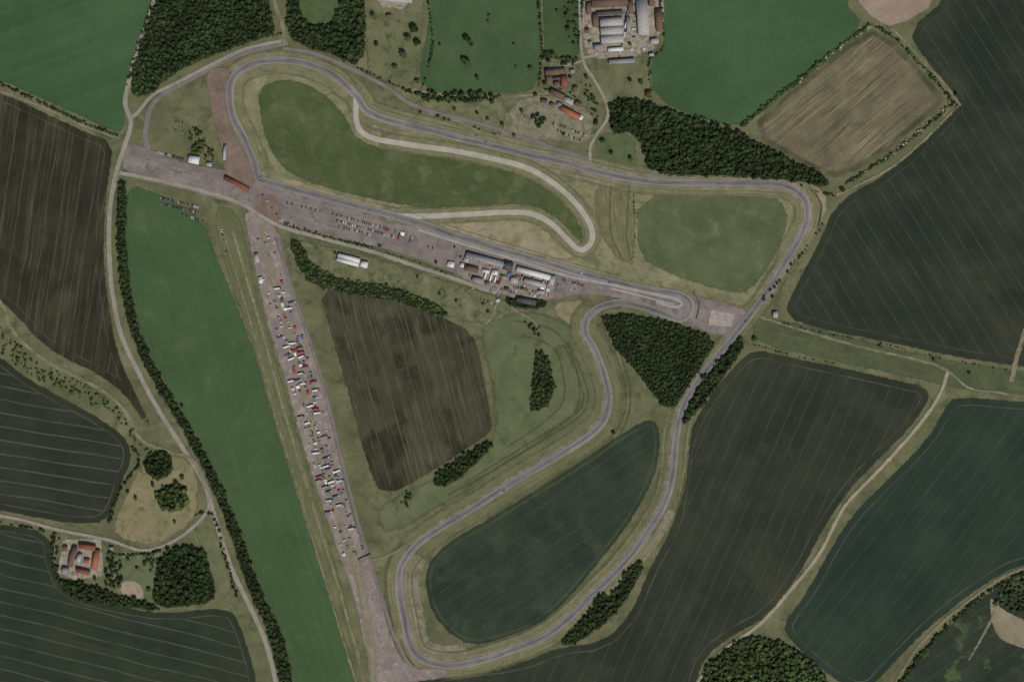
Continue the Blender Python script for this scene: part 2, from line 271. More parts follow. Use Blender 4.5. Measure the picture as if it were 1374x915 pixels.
for off in (-44,-36,-27,30,38): ribbon('mown_strip',TA[18:27],3.2,darkm if off%2==0 else palem,off=off)
for off in (-22,-15,15,22): ribbon('mown_strip',TA[28:44],2.4,palem if off%2 else darkm,off=off)
for off in (14,20): ribbon('mown_strip',TA[53:64],2.2,palem,off=off)
ribbon('mown_strip',[(690,430),(745,445),(772,490),(775,545),(740,580),(680,620),(600,665)],3,darkm)
ribbon('mown_strip',[(700,450),(740,465),(755,500),(755,540),(725,570),(680,600)],3,darkm)
ribbon('mown_strip',[(695,440),(745,455),(764,495),(765,542),(732,575),(680,610),(600,655)],3,palem)
for q in (0,12,24,36): ribbon('mown_strip',[(808+q,248),(806+q,290),(812+q*.8,320),(832+q*.4,350)],2.4,darkm if q%24 else palem)
# old runway & paddock
area('paddock_apron',[(325,275),(372,300),(386,365),(412,440),(432,515),(452,600),(472,690),(492,745),(508,790),(522,850),(546,898),(600,896),(602,908),(548,915),(505,925),(488,860),(476,800),(452,735),(428,665),(404,590),(382,505),(360,440),(348,385),(336,330)],asph2)
ribbon('worn_strip',[(352,300),(372,380),(397,470),(421,565),(447,660),(470,735),(488,800),(496,850),(505,915)],9,lightv,off=-4)
ribbon('worn_strip',[(455,700),(474,750),(486,800),(494,850),(500,915)],12,lightv,off=2)
ribbon('access_road',[(372,318),(392,390),(420,470),(440,540),(462,630),(480,700),(494,745),(512,800),(528,850),(548,890)],6,oldm)
ribbon('farm_track',[(312,310),(330,370),(352,445),(378,540),(402,620),(430,710),(455,790),(478,870),(492,925)],5,dirtm)
ribbon('farm_track',[(300,312),(318,372),(342,452),(366,545),(395,640),(425,740),(455,840),(478,915)],3,dirtm)
area('runway_asphalt_strip',[(166,188),(200,200),(230,214),(300,232),(350,243),(450,268),(560,298),(700,341),(800,370),(900,390),(960,403),(1012,418),(996,448),(958,450),(930,436),(880,416),(850,403),(780,392),(740,404),(690,398),(620,372),(560,345),(480,325),(380,303),(330,278),(240,252),(164,236)],asph)
area('brown_apron',[(276,95),(300,90),(312,95),(302,120),(306,160),(322,195),(342,225),(345,250),(300,245),(302,215),(288,170),(280,130)],brown,2)
area('gravel_yard',[(335,262),(372,262),(378,298),(352,300)],brown)
area('concrete_apron',[(955,416),(986,421),(982,440),(950,436)],area_mat('pale_concrete',(138,128,119),(160,148,137),patch=8,grain=0.14,edge=(2,2),spots=((120,112,104),8,0.5,0.65)),0)
area('gravel_yard',[(622,336),(745,366),(742,402),(690,400),(655,388),(618,372)],area_mat('pit_yard_mat',(110,101,94),(136,126,114),patch=10,grain=0.18,edge=(3,2)),0)
ribbon('perimeter_road',[(386,58),(340,68),(300,82),(262,103),(228,122),(205,140),(197,165),(196,190),(205,210),(235,220),(300,232)],9,oldm)
ribbon('perimeter_road',[(378,55),(330,66),(282,88),(240,110),(205,128),(186,150),(176,160)],6,roadm)
ribbon('perimeter_road',[(380,66),(420,72),(470,92),(520,118),(552,140),(600,156),(650,168),(700,184),(750,202),(790,216)],7,oldm)
ribbon('worn_verge',[(500,170),(560,184),(640,204),(700,219),(770,236),(830,250)],5,lightv)
# southern side of straight
area('grass_strip',[(385,305),(480,330),(560,350),(610,368),(600,374),(540,356),(470,336),(390,313)],area_mat('strip_grass',(66,80,50),(84,92,63),patch=14,edge=(2,2)),0)
area('grass_verge',[(378,318),(470,338),(540,358),(600,378),(660,395),(700,415),(650,436),(600,425),(540,402),(440,384),(395,370)],area_mat('verge_mix',(84,91,63),(106,106,79),patch=18,spots=((64,76,48),14,0.52,0.65),edge=(5,5)))
ribbon('lane',[(160,232),(200,240),(262,254),(320,272),(372,302),(440,322),(500,338),(560,358),(610,374),(655,390),(672,392)],6.5,roadm)
ribbon('lane',[(672,392),(690,415),(712,428),(724,440)],3,dirtm)
ribbon('lane',[(668,395),(660,425),(645,436),(625,420),(625,395),(640,385)],2.5,dirtm)
ribbon('lane',[(230,-60),(208,0),(198,30),(184,70),(173,110),(168,140),(176,165),(166,200),(154,240),(147,290),(147,350),(152,400),(163,450),(186,500),(216,555),(250,608),(275,650),(290,700),(310,760),(334,810),(356,860),(370,915),(385,1000)],8,roadm)
ribbon('farm_track',[(-100,690),(0,692),(80,711),(145,724),(190,738),(228,728),(260,706),(280,680),(272,642),(256,615),(225,605),(190,590),(165,548),(128,518),(80,494),(40,468),(15,440),(0,405),(-60,340)],6,dirtm)
ribbon('lane',[(-100,690),(0,692),(80,711),(145,724),(190,738),(228,728),(260,706),(280,680),(276,656)],5,roadm)
ribbon('farm_track',[(0,122),(60,145),(110,168),(160,186)],4,dirtm)
ribbon('lane',[(360,-60),(368,0),(378,30),(382,60)],6,dirtm)
ribbon('lane',[(776,-60),(778,20),(782,80),(796,105),(812,135),(815,158),(800,182),(792,200),(793,236)],5,roadm)
ribbon('lane',[(782,78),(820,72),(855,74)],5,roadm)
ribbon('lane',[(782,82),(760,88),(735,92)],4,roadm)
ribbon('lane',[(800,182),(770,178),(740,165),(700,160)],4,dirtm)
ribbon('lane',[(112,724),(108,738),(116,756)],3,roadm)
ribbon('farm_track',[(552,120),(600,128),(680,130),(735,125)],4,dirtm)
ribbon('farm_track',[(560,150),(620,165),(668,188),(680,150)],3,dirtm)
TR=[(1272,498),(1258,535),(1225,580),(1180,630),(1133,680),(1100,742),(1060,792),(1022,835),(965,878),(930,925)]
ribbon('farm_track',TR,8,dirtm); ribbon('farm_track',TR,4.5,road_mat('stone_track',(140,134,114),(158,150,130),streakc=(118,114,92),ss=0.6,edge=(1.5,1.2),grain=0.13))
ribbon('farm_track',[(1374,510),(1500,530)],4,dirtm)
ribbon('farm_track',[(1020,425),(1060,438),(1150,464),(1240,485),(1272,498),(1300,520),(1340,527),(1400,536)],4,dirtm)
ribbon('farm_track',[(1500,730),(1374,762),(1310,798),(1240,858),(1195,925)],4,dirtm)
ribbon('farm_track',[(1195,38),(1225,68),(1282,132),(1276,152),(1200,222),(1122,262)],4,dirtm)
ribbon('farm_track',[(1378,435),(1364,480),(1357,512)],8,dirtm)
ribbon('farm_track',[(1300,885),(1320,850),(1335,820)],4,dirtm)
ribbon('grass_line',[(482,755),(520,745),(560,722),(640,672),(700,634)],3,dirtm)
ribbon('worn_verge',[(770,845),(800,805),(835,772),(875,722),(898,680)],15,lightv,off=-6)
ribbon('worn_verge',TA[48:60],5,lightv,off=9)
ribbon('worn_verge',TA[48:60],5,lightv,off=-9)
ribbon('worn_verge',TA[29:48],4,lightv,off=9)
ribbon('worn_verge',TA[17:29],3,lightv,off=-9)
# tracks
CT=[(478,132),(478,160),(486,178),(510,188),(560,196),(610,203),(660,213),(708,226),(742,246),(770,270),(790,298),(795,318),(788,332),(775,334),(758,318),(738,299),(712,287),(680,285),(640,287),(580,290),(535,290),(510,286)]
ribbon('grass_verge',CT[3:],28,verge)
ribbon('concrete_track',CT,9.5,concm,step=2)
zt=nz(); ribbon('race_track',TA,12.0,trackm,closed=True,margin=1.2,step=2.2,z=zt)
ribbon('pit_lane',[(560,308),(620,327),(700,351),(760,370),(815,381),(860,391),(905,401),(915,408),(905,412),(880,405)],5,road_mat('pit_lane_mat',(134,130,124),(150,146,140),edge=(0.6,0.3)))
ribbon('pit_lane',[(820,387),(860,397),(905,409)],2.2,concm)
km=NT('kerb_paint'); q=km.math('FRACT',km.math('MULTIPLY',km.sep(km.uv())[1],0.5)); km=km.finish(km.mix(km.math('GREATER_THAN',q,0.5),(0.3,0.07,0.06,1),(0.42,0.41,0.39,1)))
for (i,j,o) in ((9,13,6.4),(16,19,6.4),(21,25,6.4),(29,34,-6.4),(50,54,-6.4),(62,66,6.4),(68,73,6.4)):
    ribbon('track_kerb',TA[i:j],1.0,km,off=o,margin=0,z=zt+0.06)
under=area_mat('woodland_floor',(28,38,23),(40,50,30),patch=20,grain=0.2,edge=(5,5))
ZTOP=nz()
# ---------------------------------------------------------------- foliage
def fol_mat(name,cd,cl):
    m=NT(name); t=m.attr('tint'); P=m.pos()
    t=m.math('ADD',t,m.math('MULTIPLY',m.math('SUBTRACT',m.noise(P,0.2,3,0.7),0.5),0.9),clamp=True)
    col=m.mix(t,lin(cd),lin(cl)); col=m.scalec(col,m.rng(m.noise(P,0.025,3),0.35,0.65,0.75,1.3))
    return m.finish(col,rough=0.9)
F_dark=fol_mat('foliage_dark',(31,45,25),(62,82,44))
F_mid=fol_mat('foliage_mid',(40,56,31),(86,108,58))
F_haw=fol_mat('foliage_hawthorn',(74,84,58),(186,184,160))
bark=NT('bark'); bark=bark.finish(bark.mix(bark.noise(bark.pos(),3),(0.05,0.035,0.025,1),(0.12,0.09,0.07,1)))
def ico(sub):
    bm=bmesh.new(); bmesh.ops.create_icosphere(bm,subdivisions=sub,radius=1)
    V=np.array([v.co[:] for v in bm.verts]); F=np.array([[v.index for v in f.verts] for f in bm.faces]); bm.free(); return V,F
def crown(seed,sub=2,nleaf=70,trunk=True):
    r=np.random.default_rng(seed); V,F=ico(sub)
    L=r.normal(size=(9,3)); L/=np.linalg.norm(L,axis=1)[:,None]; LA=r.uniform(0.2,0.62,9)
    def rad(D):
        d=np.clip((D@L.T-0.5)/0.5,0,1)**0.7*LA; return 0.52+d.max(1)
    R=rad(V)+r.normal(size=len(V))*0.09
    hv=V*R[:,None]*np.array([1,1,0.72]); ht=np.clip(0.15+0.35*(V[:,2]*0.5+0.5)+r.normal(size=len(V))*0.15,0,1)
    D=r.normal(size=(nleaf,3)); D[:,2]=np.abs(D[:,2])*1.1-0.25; D/=np.linalg.norm(D,axis=1)[:,None]
    C=D*(rad(D)*r.uniform(0.9,1.2,nleaf))[:,None]*np.array([1,1,0.72])
    N=D+r.normal(size=D.shape)*0.5; N/=np.linalg.norm(N,axis=1)[:,None]
    A=np.cross(N,r.normal(size=D.shape)); A/=np.linalg.norm(A,axis=1)[:,None]; B=np.cross(N,A)
    s=r.uniform(0.09,0.24,nleaf)[:,None]
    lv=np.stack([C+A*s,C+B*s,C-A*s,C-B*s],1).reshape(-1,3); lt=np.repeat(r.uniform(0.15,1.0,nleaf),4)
    b=np.arange(nleaf)*4+len(hv); lf=np.vstack([np.stack([b,b+1,b+2],1),np.stack([b,b+2,b+3],1)])
    V=np.vstack([hv,lv]); T=np.concatenate([ht,lt]); Fa=np.vstack([F,lf]); V[:,2]+=1.25
    mi=np.zeros(len(Fa),int)
    if trunk:
        def limb(p0,p1,r0,r1):
            nonlocal V,T,Fa,mi
            k=5; p0=np.array(p0);p1=np.array(p1); d=p1-p0; d/=np.linalg.norm(d); a=np.cross(d,(0.3,1,0.1)); a/=np.linalg.norm(a); c=np.cross(d,a)
            an=np.arange(k)*2*math.pi/k; ring=np.cos(an)[:,None]*a+np.sin(an)[:,None]*c
            o=len(V); V=np.vstack([V,p0+ring*r0,p1+ring*r1]); T=np.concatenate([T,np.zeros(2*k)])
            i=np.arange(k); j=(i+1)%k
            f=np.vstack([np.stack([o+i,o+j,o+k+j],1),np.stack([o+i,o+k+j,o+k+i],1)]); Fa=np.vstack([Fa,f]); mi=np.concatenate([mi,np.ones(len(f),int)])
        limb((0,0,0),(0.02,0,0.9),0.09,0.06)
        for a in (0.3,2.2,4.4): limb((0.02,0,0.75),(0.5*math.cos(a),0.5*math.sin(a),1.3),0.05,0.02)
    return V,Fa,T,mi
P_tree=[crown(i,2,60) for i in range(3)]+[crown(10+i,1,56) for i in range(6)]
P_bush=[crown(20+i,1,34,trunk=False) for i in range(6)]
def scatter(name,pts,sizes,mat,protos,hz=1.0,sink=0.0,tintv=0.3):
    Vs=[];Fs=[];Ts=[];Ms=[];o=0
    which=rng.integers(0,len(protos),len(pts))
    for k,(V,F,T,mi) in enumerate(protos):
        ids=np.where(which==k)[0]; n=len(ids)
        if n==0: continue
        a=rng.uniform(0,6.283,n); s=sizes[ids]; sx=s*rng.uniform(.85,1.2,n); c,sn=np.cos(a),np.sin(a)
        X=V[None,:,0]*(c*sx)[:,None]-V[None,:,1]*(sn*s)[:,None]+pts[ids,0][:,None]
        Y=V[None,:,0]*(sn*sx)[:,None]+V[None,:,1]*(c*s)[:,None]+pts[ids,1][:,None]
        h=hz*rng.uniform(0.8,1.25,n); Z=(V[None,:,2]-sink)*(s*h)[:,None]+np.zeros((n,1))
        Vs.append(np.stack([X,Y,Z],-1).reshape(-1,3)); Ts.append((T[None]+rng.uniform(-tintv,tintv,n)[:,None]).ravel())
        Fs.append((F[None]+(np.arange(n)*len(V))[:,None,None]+o).reshape(-1,3)); Ms.append(np.tile(mi,n)); o+=n*len(V)
    return mesh_np(name,np.vstack(Vs),np.vstack(Fs),{'tint':np.concatenate(Ts)},mats=[mat,bark],midx=np.concatenate(Ms))
def wood(px,mat=F_dark,sp=4.6,size=(2.3,5.2),name='woodland',hz=1.0,dens=1.0,sm=1,floor=True):
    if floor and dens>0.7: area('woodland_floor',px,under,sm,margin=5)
    poly=chaikin(np.array([W(p) for p in px]),sm); lo,hi=poly.min(0),poly.max(0)
    X,Y=np.meshgrid(np.arange(lo[0],hi[0],sp),np.arange(lo[1],hi[1],sp)); X[1::2]+=sp/2; p=np.stack([X.ravel(),Y.ravel()],1)
    p+=rng.uniform(-sp*.6,sp*.6,p.shape); p=p[sdist(p,poly)>rng.uniform(-2.5,3,len(p))]
    if dens<1: p=p[rng.random(len(p))<dens]
    if len(p)==0: return
    u=rng.random(len(p))**1.8
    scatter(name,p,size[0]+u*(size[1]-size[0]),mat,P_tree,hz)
def hedge(px,w=3,size=(1.3,2.8),mat=F_dark,sp=1.7,dens=0.9,name='hedge',hz=0.8):
    c=catmull([W(p) for p in px],False,sp)
    # gaps come in runs rather than single bushes
    ph=rng.random()*50; i=np.arange(len(c)); g=0.5+0.5*np.sin(i*0.21+ph)*np.sin(i*0.057+ph*2); c=c[(rng.random(len(c))<dens)&(g>(1-dens)*0.45)]
    if len(c)==0: return
    k=max(1,int(w/2.6)); p=np.repeat(c,k,0); p=p+rng.uniform(-w/2,w/2,p.shape)
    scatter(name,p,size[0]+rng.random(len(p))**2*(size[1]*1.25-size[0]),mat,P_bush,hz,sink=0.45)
wood([(235,-60),(208,5),(188,62),(176,112),(180,132),(202,126),(230,100),(270,80),(312,64),(350,52),(370,46),(362,20),(356,-60)])
wood([(382,-60),(388,0),(384,40),(400,60),(440,70),(488,92),(490,20),(486,-60),(462,-40),(455,28),(425,38),(400,24),(402,-40)],dens=0.85)
wood([(806,425),(840,421),(900,432),(950,450),(957,464),(938,495),(905,546),(888,543),(860,505),(828,468)],sp=4,sm=0,size=(2.2,3.8),hz=0.9)
wood([(719,470),(735,478),(744,520),(735,545),(713,552),(715,510)],sm=0,sp=4,size=(2.2,3.8),hz=0.9)
wood([(820,130),(860,135),(930,160),(990,178),(1030,200),(1075,222),(1112,242),(1108,250),(1050,240),(960,236),(872,235),(862,190),(845,176),(818,180)])
wood([(935,935),(950,888),(1000,852),(1050,860),(1100,892),(1120,935)],mat=F_mid)
wood([(216,740),(270,728),(284,770),(290,800),(270,812),(205,815),(208,780)])
wood([(750,862),(772,838),(792,818),(800,796),(822,800),(850,752),(866,752),(850,790),(820,830),(790,850),(765,868)],dens=0.85,size=(2,4.4))
wood([(388,318),(402,325),(420,358),(465,378),(520,382),(580,405),(606,422),(590,424),(540,405),(470,394),(420,384),(398,355)],size=(1.6,3.6),sp=4,dens=0.8,mat=F_mid,hz=0.8)
wood([(580,640),(600,625),(640,600),(655,590),(658,600),(630,630),(600,652),(584,652)],size=(2,4))
wood([(920,550),(940,512),(965,485),(992,450),(1000,462),(975,500),(945,540),(922,566),(914,570)],size=(2.2,4.6),dens=0.85)
wood([(192,615),(215,602),(232,612),(230,636),(210,644),(196,634)],size=(2.4,5),dens=0.85)
wood([(212,655),(240,646),(252,660),(250,682),(222,688),(210,672)],size=(2.4,5),mat=F_mid,dens=0.85)
wood([(76,775),(110,782),(150,795),(195,806),(220,820),(150,812),(92,800)],size=(2.2,4.6),dens=0.9)
wood([(140,752),(160,748),(166,770),(158,795),(140,786)],size=(2,4.2),dens=0.7)
wood([(70,716),(80,716),(78,750),(82,775),(72,765)],size=(2,4),dens=0.6)
wood([(190,740),(214,742),(206,770),(196,765)],size=(2,4),dens=0.5,mat=F_mid)
wood([(555,124),(600,126),(668,124),(670,136),(620,140),(560,134)],size=(2.2,4.4),dens=0.7)
wood([(725,70),(760,72),(780,84),(760,90),(728,86)],size=(2,4),dens=0.6)
wood([(0,432),(14,452),(44,484),(100,510),(150,535),(185,585),(205,612),(190,606),(160,560),(100,530),(40,505),(10,480),(-30,440)],size=(1.6,3.4),dens=0.42,mat=F_mid,hz=.8)
wood([(715,150),(735,158),(728,172),(712,166)],size=(2.4,4),dens=0.7)
wood([(676,398),(700,402),(735,402),(728,414),(700,414),(682,410)],size=(1.8,3.5),dens=0.8)
wood([(256,170),(268,172),(282,200),(296,218),(270,212),(254,200)],size=(1.8,3.8),dens=0.7,mat=F_mid)
wood([(1325,810),(1374,765),(1450,760),(1450,830),(1374,822),(1345,815)],size=(2,4.4),dens=0.5,mat=F_mid)
wood([(700,430),(716,432),(728,448),(724,455),(706,442)],size=(2,3.2),dens=0.7)
wood([(540,662),(556,658),(552,680),(540,682)],size=(2,3.2),dens=0.7,mat=F_mid)
wood([(785,95),(798,120),(806,150),(800,172),(790,150),(784,120)],size=(1.8,3.6),dens=0.4)
wood([(758,-20),(776,-20),(778,50),(764,56),(756,20)],size=(1.8,3.8),dens=0.4)
wood([(158,240),(170,244),(168,330),(177,410),(196,470),(230,530),(266,590),(296,650),(321,710),(348,790),(377,845),(394,915),(405,1000),(390,1000),(377,915),(360,845),(333,790),(308,710),(284,650),(255,592),(218,532),(184,470),(166,410),(157,330)],size=(2,4.2),sp=4.3,hz=0.9)
hedge([(0,112),(60,140),(110,164),(158,182)],w=4)
hedge([(212,-20),(196,28),(180,78),(171,115)],w=3,dens=0.6)
hedge([(995,170),(1030,140),(1085,98),(1130,62),(1168,34)],w=6,mat=F_mid,size=(1.6,3))
hedge([(1060,120),(1105,82),(1130,62),(1168,34)],w=5,mat=F_haw,dens=0.75)
hedge([(1176,36),(1215,66),(1275,132),(1268,148),(1200,205),(1136,246)],w=5)
hedge([(1268,146),(1240,168),(1200,204),(1160,230)],w=4,mat=F_haw,dens=0.35)
hedge([(1028,428),(1100,446),(1180,460),(1250,478),(1350,496)],w=2,dens=0.35,size=(1,2))
hedge([(1022,402),(1050,372),(1090,322),(1110,290)],w=4,dens=0.35,size=(1.4,3))
hedge([(574,0),(580,60),(566,118)],w=3,dens=0.7)
hedge([(722,0),(727,70),(722,120)],w=3,dens=0.7)
hedge([(782,0),(776,60)],w=2,dens=0.6)
hedge([(886,0),(890,62),(872,80),(874,125)],w=3,dens=0.6)
hedge([(382,300),(440,318),(500,332)],w=4,size=(1.2,2.2))
hedge([(520,340),(560,352),(600,368)],w=3,dens=0.4,size=(1,2))
hedge([(480,92),(520,110),(555,125)],w=4,dens=0.7)
hedge([(262,690),(285,690),(300,740),(318,800)],w=4,dens=0.7)
hedge([(72,716),(72,760),(90,790)],w=4,dens=0.7)
hedge([(178,600),(186,620),(160,660),(148,700)],w=4,dens=0.8,size=(1.6,3))
hedge([(1374,768),(1310,806),(1245,868),(1205,920)],w=6,dens=0.8,size=(1.6,3.4))
hedge([(850,262),(852,300),(850,350)],w=2,dens=0.5,size=(0.8,1.5))
hedge([(1120,262),(1090,255),(1060,242)],w=3,dens=0.6)
hedge([(560,150),(600,160),(665,180)],w=2,dens=0.35)
hedge([(1010,462),(1060,476),(1120,488)],w=2,dens=0.4,size=(0.9,1.7))
hedge([(900,150),(940,158),(985,172)],w=3,dens=0.6)
hedge([(0,700),(60,712)],w=2,dens=0.4); hedge([(300,60),(376,46)],w=3,dens=0.6)
hedge([(143,742),(180,744),(214,738)],w=2,dens=0.7); hedge([(730,120),(760,122),(780,140)],w=2,dens=0.6,size=(1,2))
# individual trees
tm=[]
for k in range(5):
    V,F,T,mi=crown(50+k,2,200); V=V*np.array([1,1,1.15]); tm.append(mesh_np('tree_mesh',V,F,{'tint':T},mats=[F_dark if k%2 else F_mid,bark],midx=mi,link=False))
def tree(x,y,r=4.5):
    o=bpy.data.objects.new('broadleaf_tree',random.choice(tm)); scene.collection.objects.link(o)
    wx,wy=W((x,y)); o.location=(wx,wy,0); o.scale=(r,r*random.uniform(.85,1.15),r*random.uniform(.85,1.05)); o.rotation_euler=(0,0,random.uniform(0,6))
for t in [(627,86,7),(623,82,5),(626,52,5.5),(630,57,4),(556,40,7),(548,52,6),(560,58,6),(541,74,6),(520,22,3),(656,22,2.5),(655,30,2.5),(640,105,4),(632,60,4),(690,60,2.5),(645,126,5),(620,128,5),(600,132,5),(700,150,3.5),(742,75,5),(760,22,4),(762,40,4),(870,128,5),(800,165,4),(835,165,5),(838,150,5),(808,190,4),(845,60,3),(712,92,4),(548,668,3.6),(545,675,3),(823,580,3),(660,598,3.6),(245,640,4),(205,650,4),(150,760,4),(160,785,4.5),(125,790,4.5),(100,788,4.5),(182,668,3),(1253,483,3),(1180,465,2.5),(1300,500,2.5),(940,545,4),(1012,455,4),(1036,398,3),(1062,356,3),(500,20,3.5),(505,60,4),(530,90,4),(470,75,5),(560,110,4),(640,152,3),(610,148,3),(654,160,3),(585,352,2.5),(628,350,2),(245,545,3),(1130,255,4),(1100,248,5),(1282,128,3.5),(590,60,2.5),(692,90,2),(820,205,3.5),(846,214,4),(235,700,3),(172,660,3),(770,60,3.5),(748,16,3),(765,104,3),(845,108,3.5),(860,112,4),(510,330,2.5),(450,340,2.5),(560,372,2.5),(590,395,3),(612,404,2.5),(172,750,3),(184,762,3),(200,790,3.5),(148,742,3.5),(128,776,3.5),(730,112,3),(736,82,3.5),(718,128,3),(786,128,3),(674,168,3.5),(690,182,3),(756,180,2.5),(648,408,2.5),(655,418,2.5),(610,332,2),(618,345,2)]:
    tree(*t)
# ---------------------------------------------------------------- simple materials
def flat(name,c,var=0.15,rough=0.7,spec=0.2,sc=0.6,metal=0.0):
    m=NT(name); P=m.pos(); col=m.scalec(lin(c),m.rng(m.noise(P,sc,4,0.65),0.3,0.7,1-var,1+var)); return m.finish(col,rough=rough,spec=spec,metal=metal)
def ribbed(name,c,dark=0.75,per=1.2):
    m=NT(name); P=m.pos(); q=m.math('FRACT',m.math('DIVIDE',m.sep(P)[0],per*3)); k=m.rng(m.math('ABSOLUTE',m.math('SUBTRACT',q,0.5)),0.38,0.5,1,dark)
    k=m.math('MULTIPLY',k,m.rng(m.noise(P,0.3,4,0.7),0.3,0.7,0.72,1.15)); return m.finish(m.scalec(lin(c),k),rough=0.75,spec=0.12)
M={'grey':ribbed('roof_sheet_grey',(134,133,131)),'lgrey':ribbed('roof_sheet_light',(160,157,152)),'white':ribbed('roof_sheet_white',(206,204,200)),
 'brown':ribbed('roof_tile_brown',(106,86,73)),'red':ribbed('roof_tile_red',(126,80,64),per=.6),'orange':ribbed('roof_tile_orange',(156,96,72),per=.6),'dark':ribbed('roof_dark',(82,79,78)),
 'brick':flat('brick_wall',(135,96,80)),'clad':flat('cladding_wall',(130,132,130)),'glass':flat('window_glass',(40,48,56),rough=0.3,spec=0.4),'door':flat('door_paint',(70,60,54)),'skylight':flat('rooflight',(176,180,178))}
def box(name,x0,x1,y0,y1,z0,z1,mat,parent):
    V=[(x,y,z) for z in (z0,z1) for y in (y0,y1) for x in (x0,x1)]
    F=[(0,2,3,1),(4,5,7,6),(0,1,5,4),(2,6,7,3),(0,4,6,2),(1,3,7,5)]
    o=mesh_np(name,V,F,mats=[mat]); o.parent=parent; return o
def building(name,x,y,w,d,ang,roof='grey',wall='clad',h=4.5,bays=1,flatroof=False,sky=False):
    """w,d in photo px (w along ang), ang in degrees clockwise as seen"""
    e=bpy.data.objects.new(name,None); scene.collection.objects.link(e); wx,wy=W((x,y)); e.location=(wx,wy,ZTOP); e.rotation_euler=(0,0,-math.radians(ang))
    w*=S; d*=S; a,b=w/2,d/2
    box('walls',-a,a,-b,b,-0.8,h,M[wall],e)
    if flatroof:
        box('roof',-a-.3,a+.3,-b-.3,b+.3,h+.003,h+.4,M[roof],e)
        box('roof_unit',-a*.3,-a*.3+1.6,-1,1,h+.403,h+1.3,M['lgrey'],e)
    else:
        V=[];F=[];bd=2*b/bays; rh=min(bd*0.28,3.5)
        for k in range(bays):
            y0=-b+k*bd-(0.4 if k==0 else 0); y1=-b+(k+1)*bd+(0.4 if k==bays-1 else 0); ym=(y0+y1)/2; o=len(V)
            for xx in (-a-.5,a+.5): V+=[(xx,y0,h+0.01),(xx,ym,h+rh),(xx,y1,h+0.01),(xx,y0,h+0.26),(xx,ym,h+rh+.25),(xx,y1,h+0.26)]
            F+=[(o+3,o+9,o+10,o+4),(o+4,o+10,o+11,o+5),(o+0,o+1,o+7,o+6),(o+1,o+2,o+8,o+7),(o+0,o+3,o+4,o+1),(o+1,o+4,o+5,o+2),(o+6,o+7,o+10,o+9),(o+7,o+8,o+11,o+10),(o+0,o+6,o+9,o+3),(o+2,o+5,o+11,o+8)]
            if sky:
                for xx in np.arange(-a+3,a-2,6):
                    t=.45; zz=h+rh*t+.28; yy=y0+(ym-y0)*t; g=rh/(ym-y0)
                    s=mesh_np('rooflight',[(xx,yy-1,zz-g+.03),(xx+1.2,yy-1,zz-g+.03),(xx+1.2,yy+1,zz+g+.03),(xx,yy+1,zz+g+.03)],[(0,1,2,3)],mats=[M['skylight']]); s.parent=e
        o=mesh_np('roof',V,F,mats=[M[roof]]); o.parent=e
    n=max(1,int(w/5))
    for k in range(n):
        xx=-a+(k+.5)*w/n
        box('window',xx-.7,xx+.7,-b-.05,-b-.003,1.1,2.4,M['glass'],e)
        if k!=n//2: box('window',xx-.7,xx+.7,b+.003,b+.05,1.1,2.4,M['glass'],e)
        else: box('door',xx-.6,xx+.6,b+.003,b+.06,0,2.1,M['door'],e)
    if wall=='brick': box('chimney',a*.4,a*.4+.9,-.45,.45,h+.3,h+4.2,M['brick'],e)
A=15.7
B=building
B('pit_garage_building',652,349,54,8,A,'grey',sky=True); B('pit_garage_building',716,367,46,7,A,'white',sky=True)
B('race_control_building',682,358,12,11,A,'dark',flatroof=True,h=7)
B('pit_workshop',718,380,30,6,A,'lgrey'); B('pit_workshop',633,361,18,7,A,'brown'); B('clubhouse',640,376,12,7,A,'grey'); B('cafe_building',706,404,26,7,A-4,'dark')
B('toilet_block',664,366,8,6,A,'white',flatroof=True,h=3); B('store_shed',741,376,6,12,A,'lgrey',h=3.5); B('store_shed',690,376,9,8,A,'lgrey',h=3.5)
B('hospitality_unit',652,364,9,4,A,'white',flatroof=True,h=3); B('hospitality_unit',626,348,6,8,A,'lgrey',flatroof=True,h=3); B('hospitality_unit',676,372,8,4,A,'grey',flatroof=True,h=3); B('hut',620,356,5,5,A,'white',flatroof=True,h=2.6); B('hut',654,380,5,4,A,'brown',h=2.6); B('hut',680,388,6,4,A,'dark',h=2.6); B('hut',668,403,4,4,A,'white',flatroof=True,h=2.6); B('hut',726,392,8,4,A,'lgrey',h=3); B('hut',703,388,7,3,A,'brown',h=3)
B('storage_shed',468,349,30,11,A,'white',bays=2); B('storage_shed',489,355,9,8,A,'white'); B('white_cabin',605,355,9,7,A,'white',flatroof=True,h=3)
B('marshal_building',261,215,14,10,12,'white',h=4); B('timing_hut',281,221,7,5,12,'lgrey',flatroof=True,h=3)
B('scrutineering_shed',318,247,36,6,28,'red',h=3); B('hut',302,205,3,20,4,'lgrey',h=3)
B('cattle_barn',821,42,30,34,-3,'lgrey','clad',bays=3,h=5.5,sky=True); B('grain_store',862,24,14,48,-4,'lgrey',h=6); B('machine_shed',884,28,8,30,-4,'brown')
B('farm_barn',818,4,48,12,-3,'brown','brick',h=4.5); B('farm_barn',799,28,7,18,-3,'brown','brick'); B('farm_barn',834,83,34,6,-3,'grey'); B('farm_barn',798,-20,30,12,-3,'grey')
B('farm_barn',818,18,34,5,-3,'dark','brick',h=3.5); B('farm_barn',846,10,6,18,-3,'brown','brick',h=4); B('tractor_shed',803,64,12,8,-3,'grey',h=4); B('tractor_shed',826,67,20,5,-3,'white',h=3); B('silo_shed',878,56,10,7,-4,'lgrey')
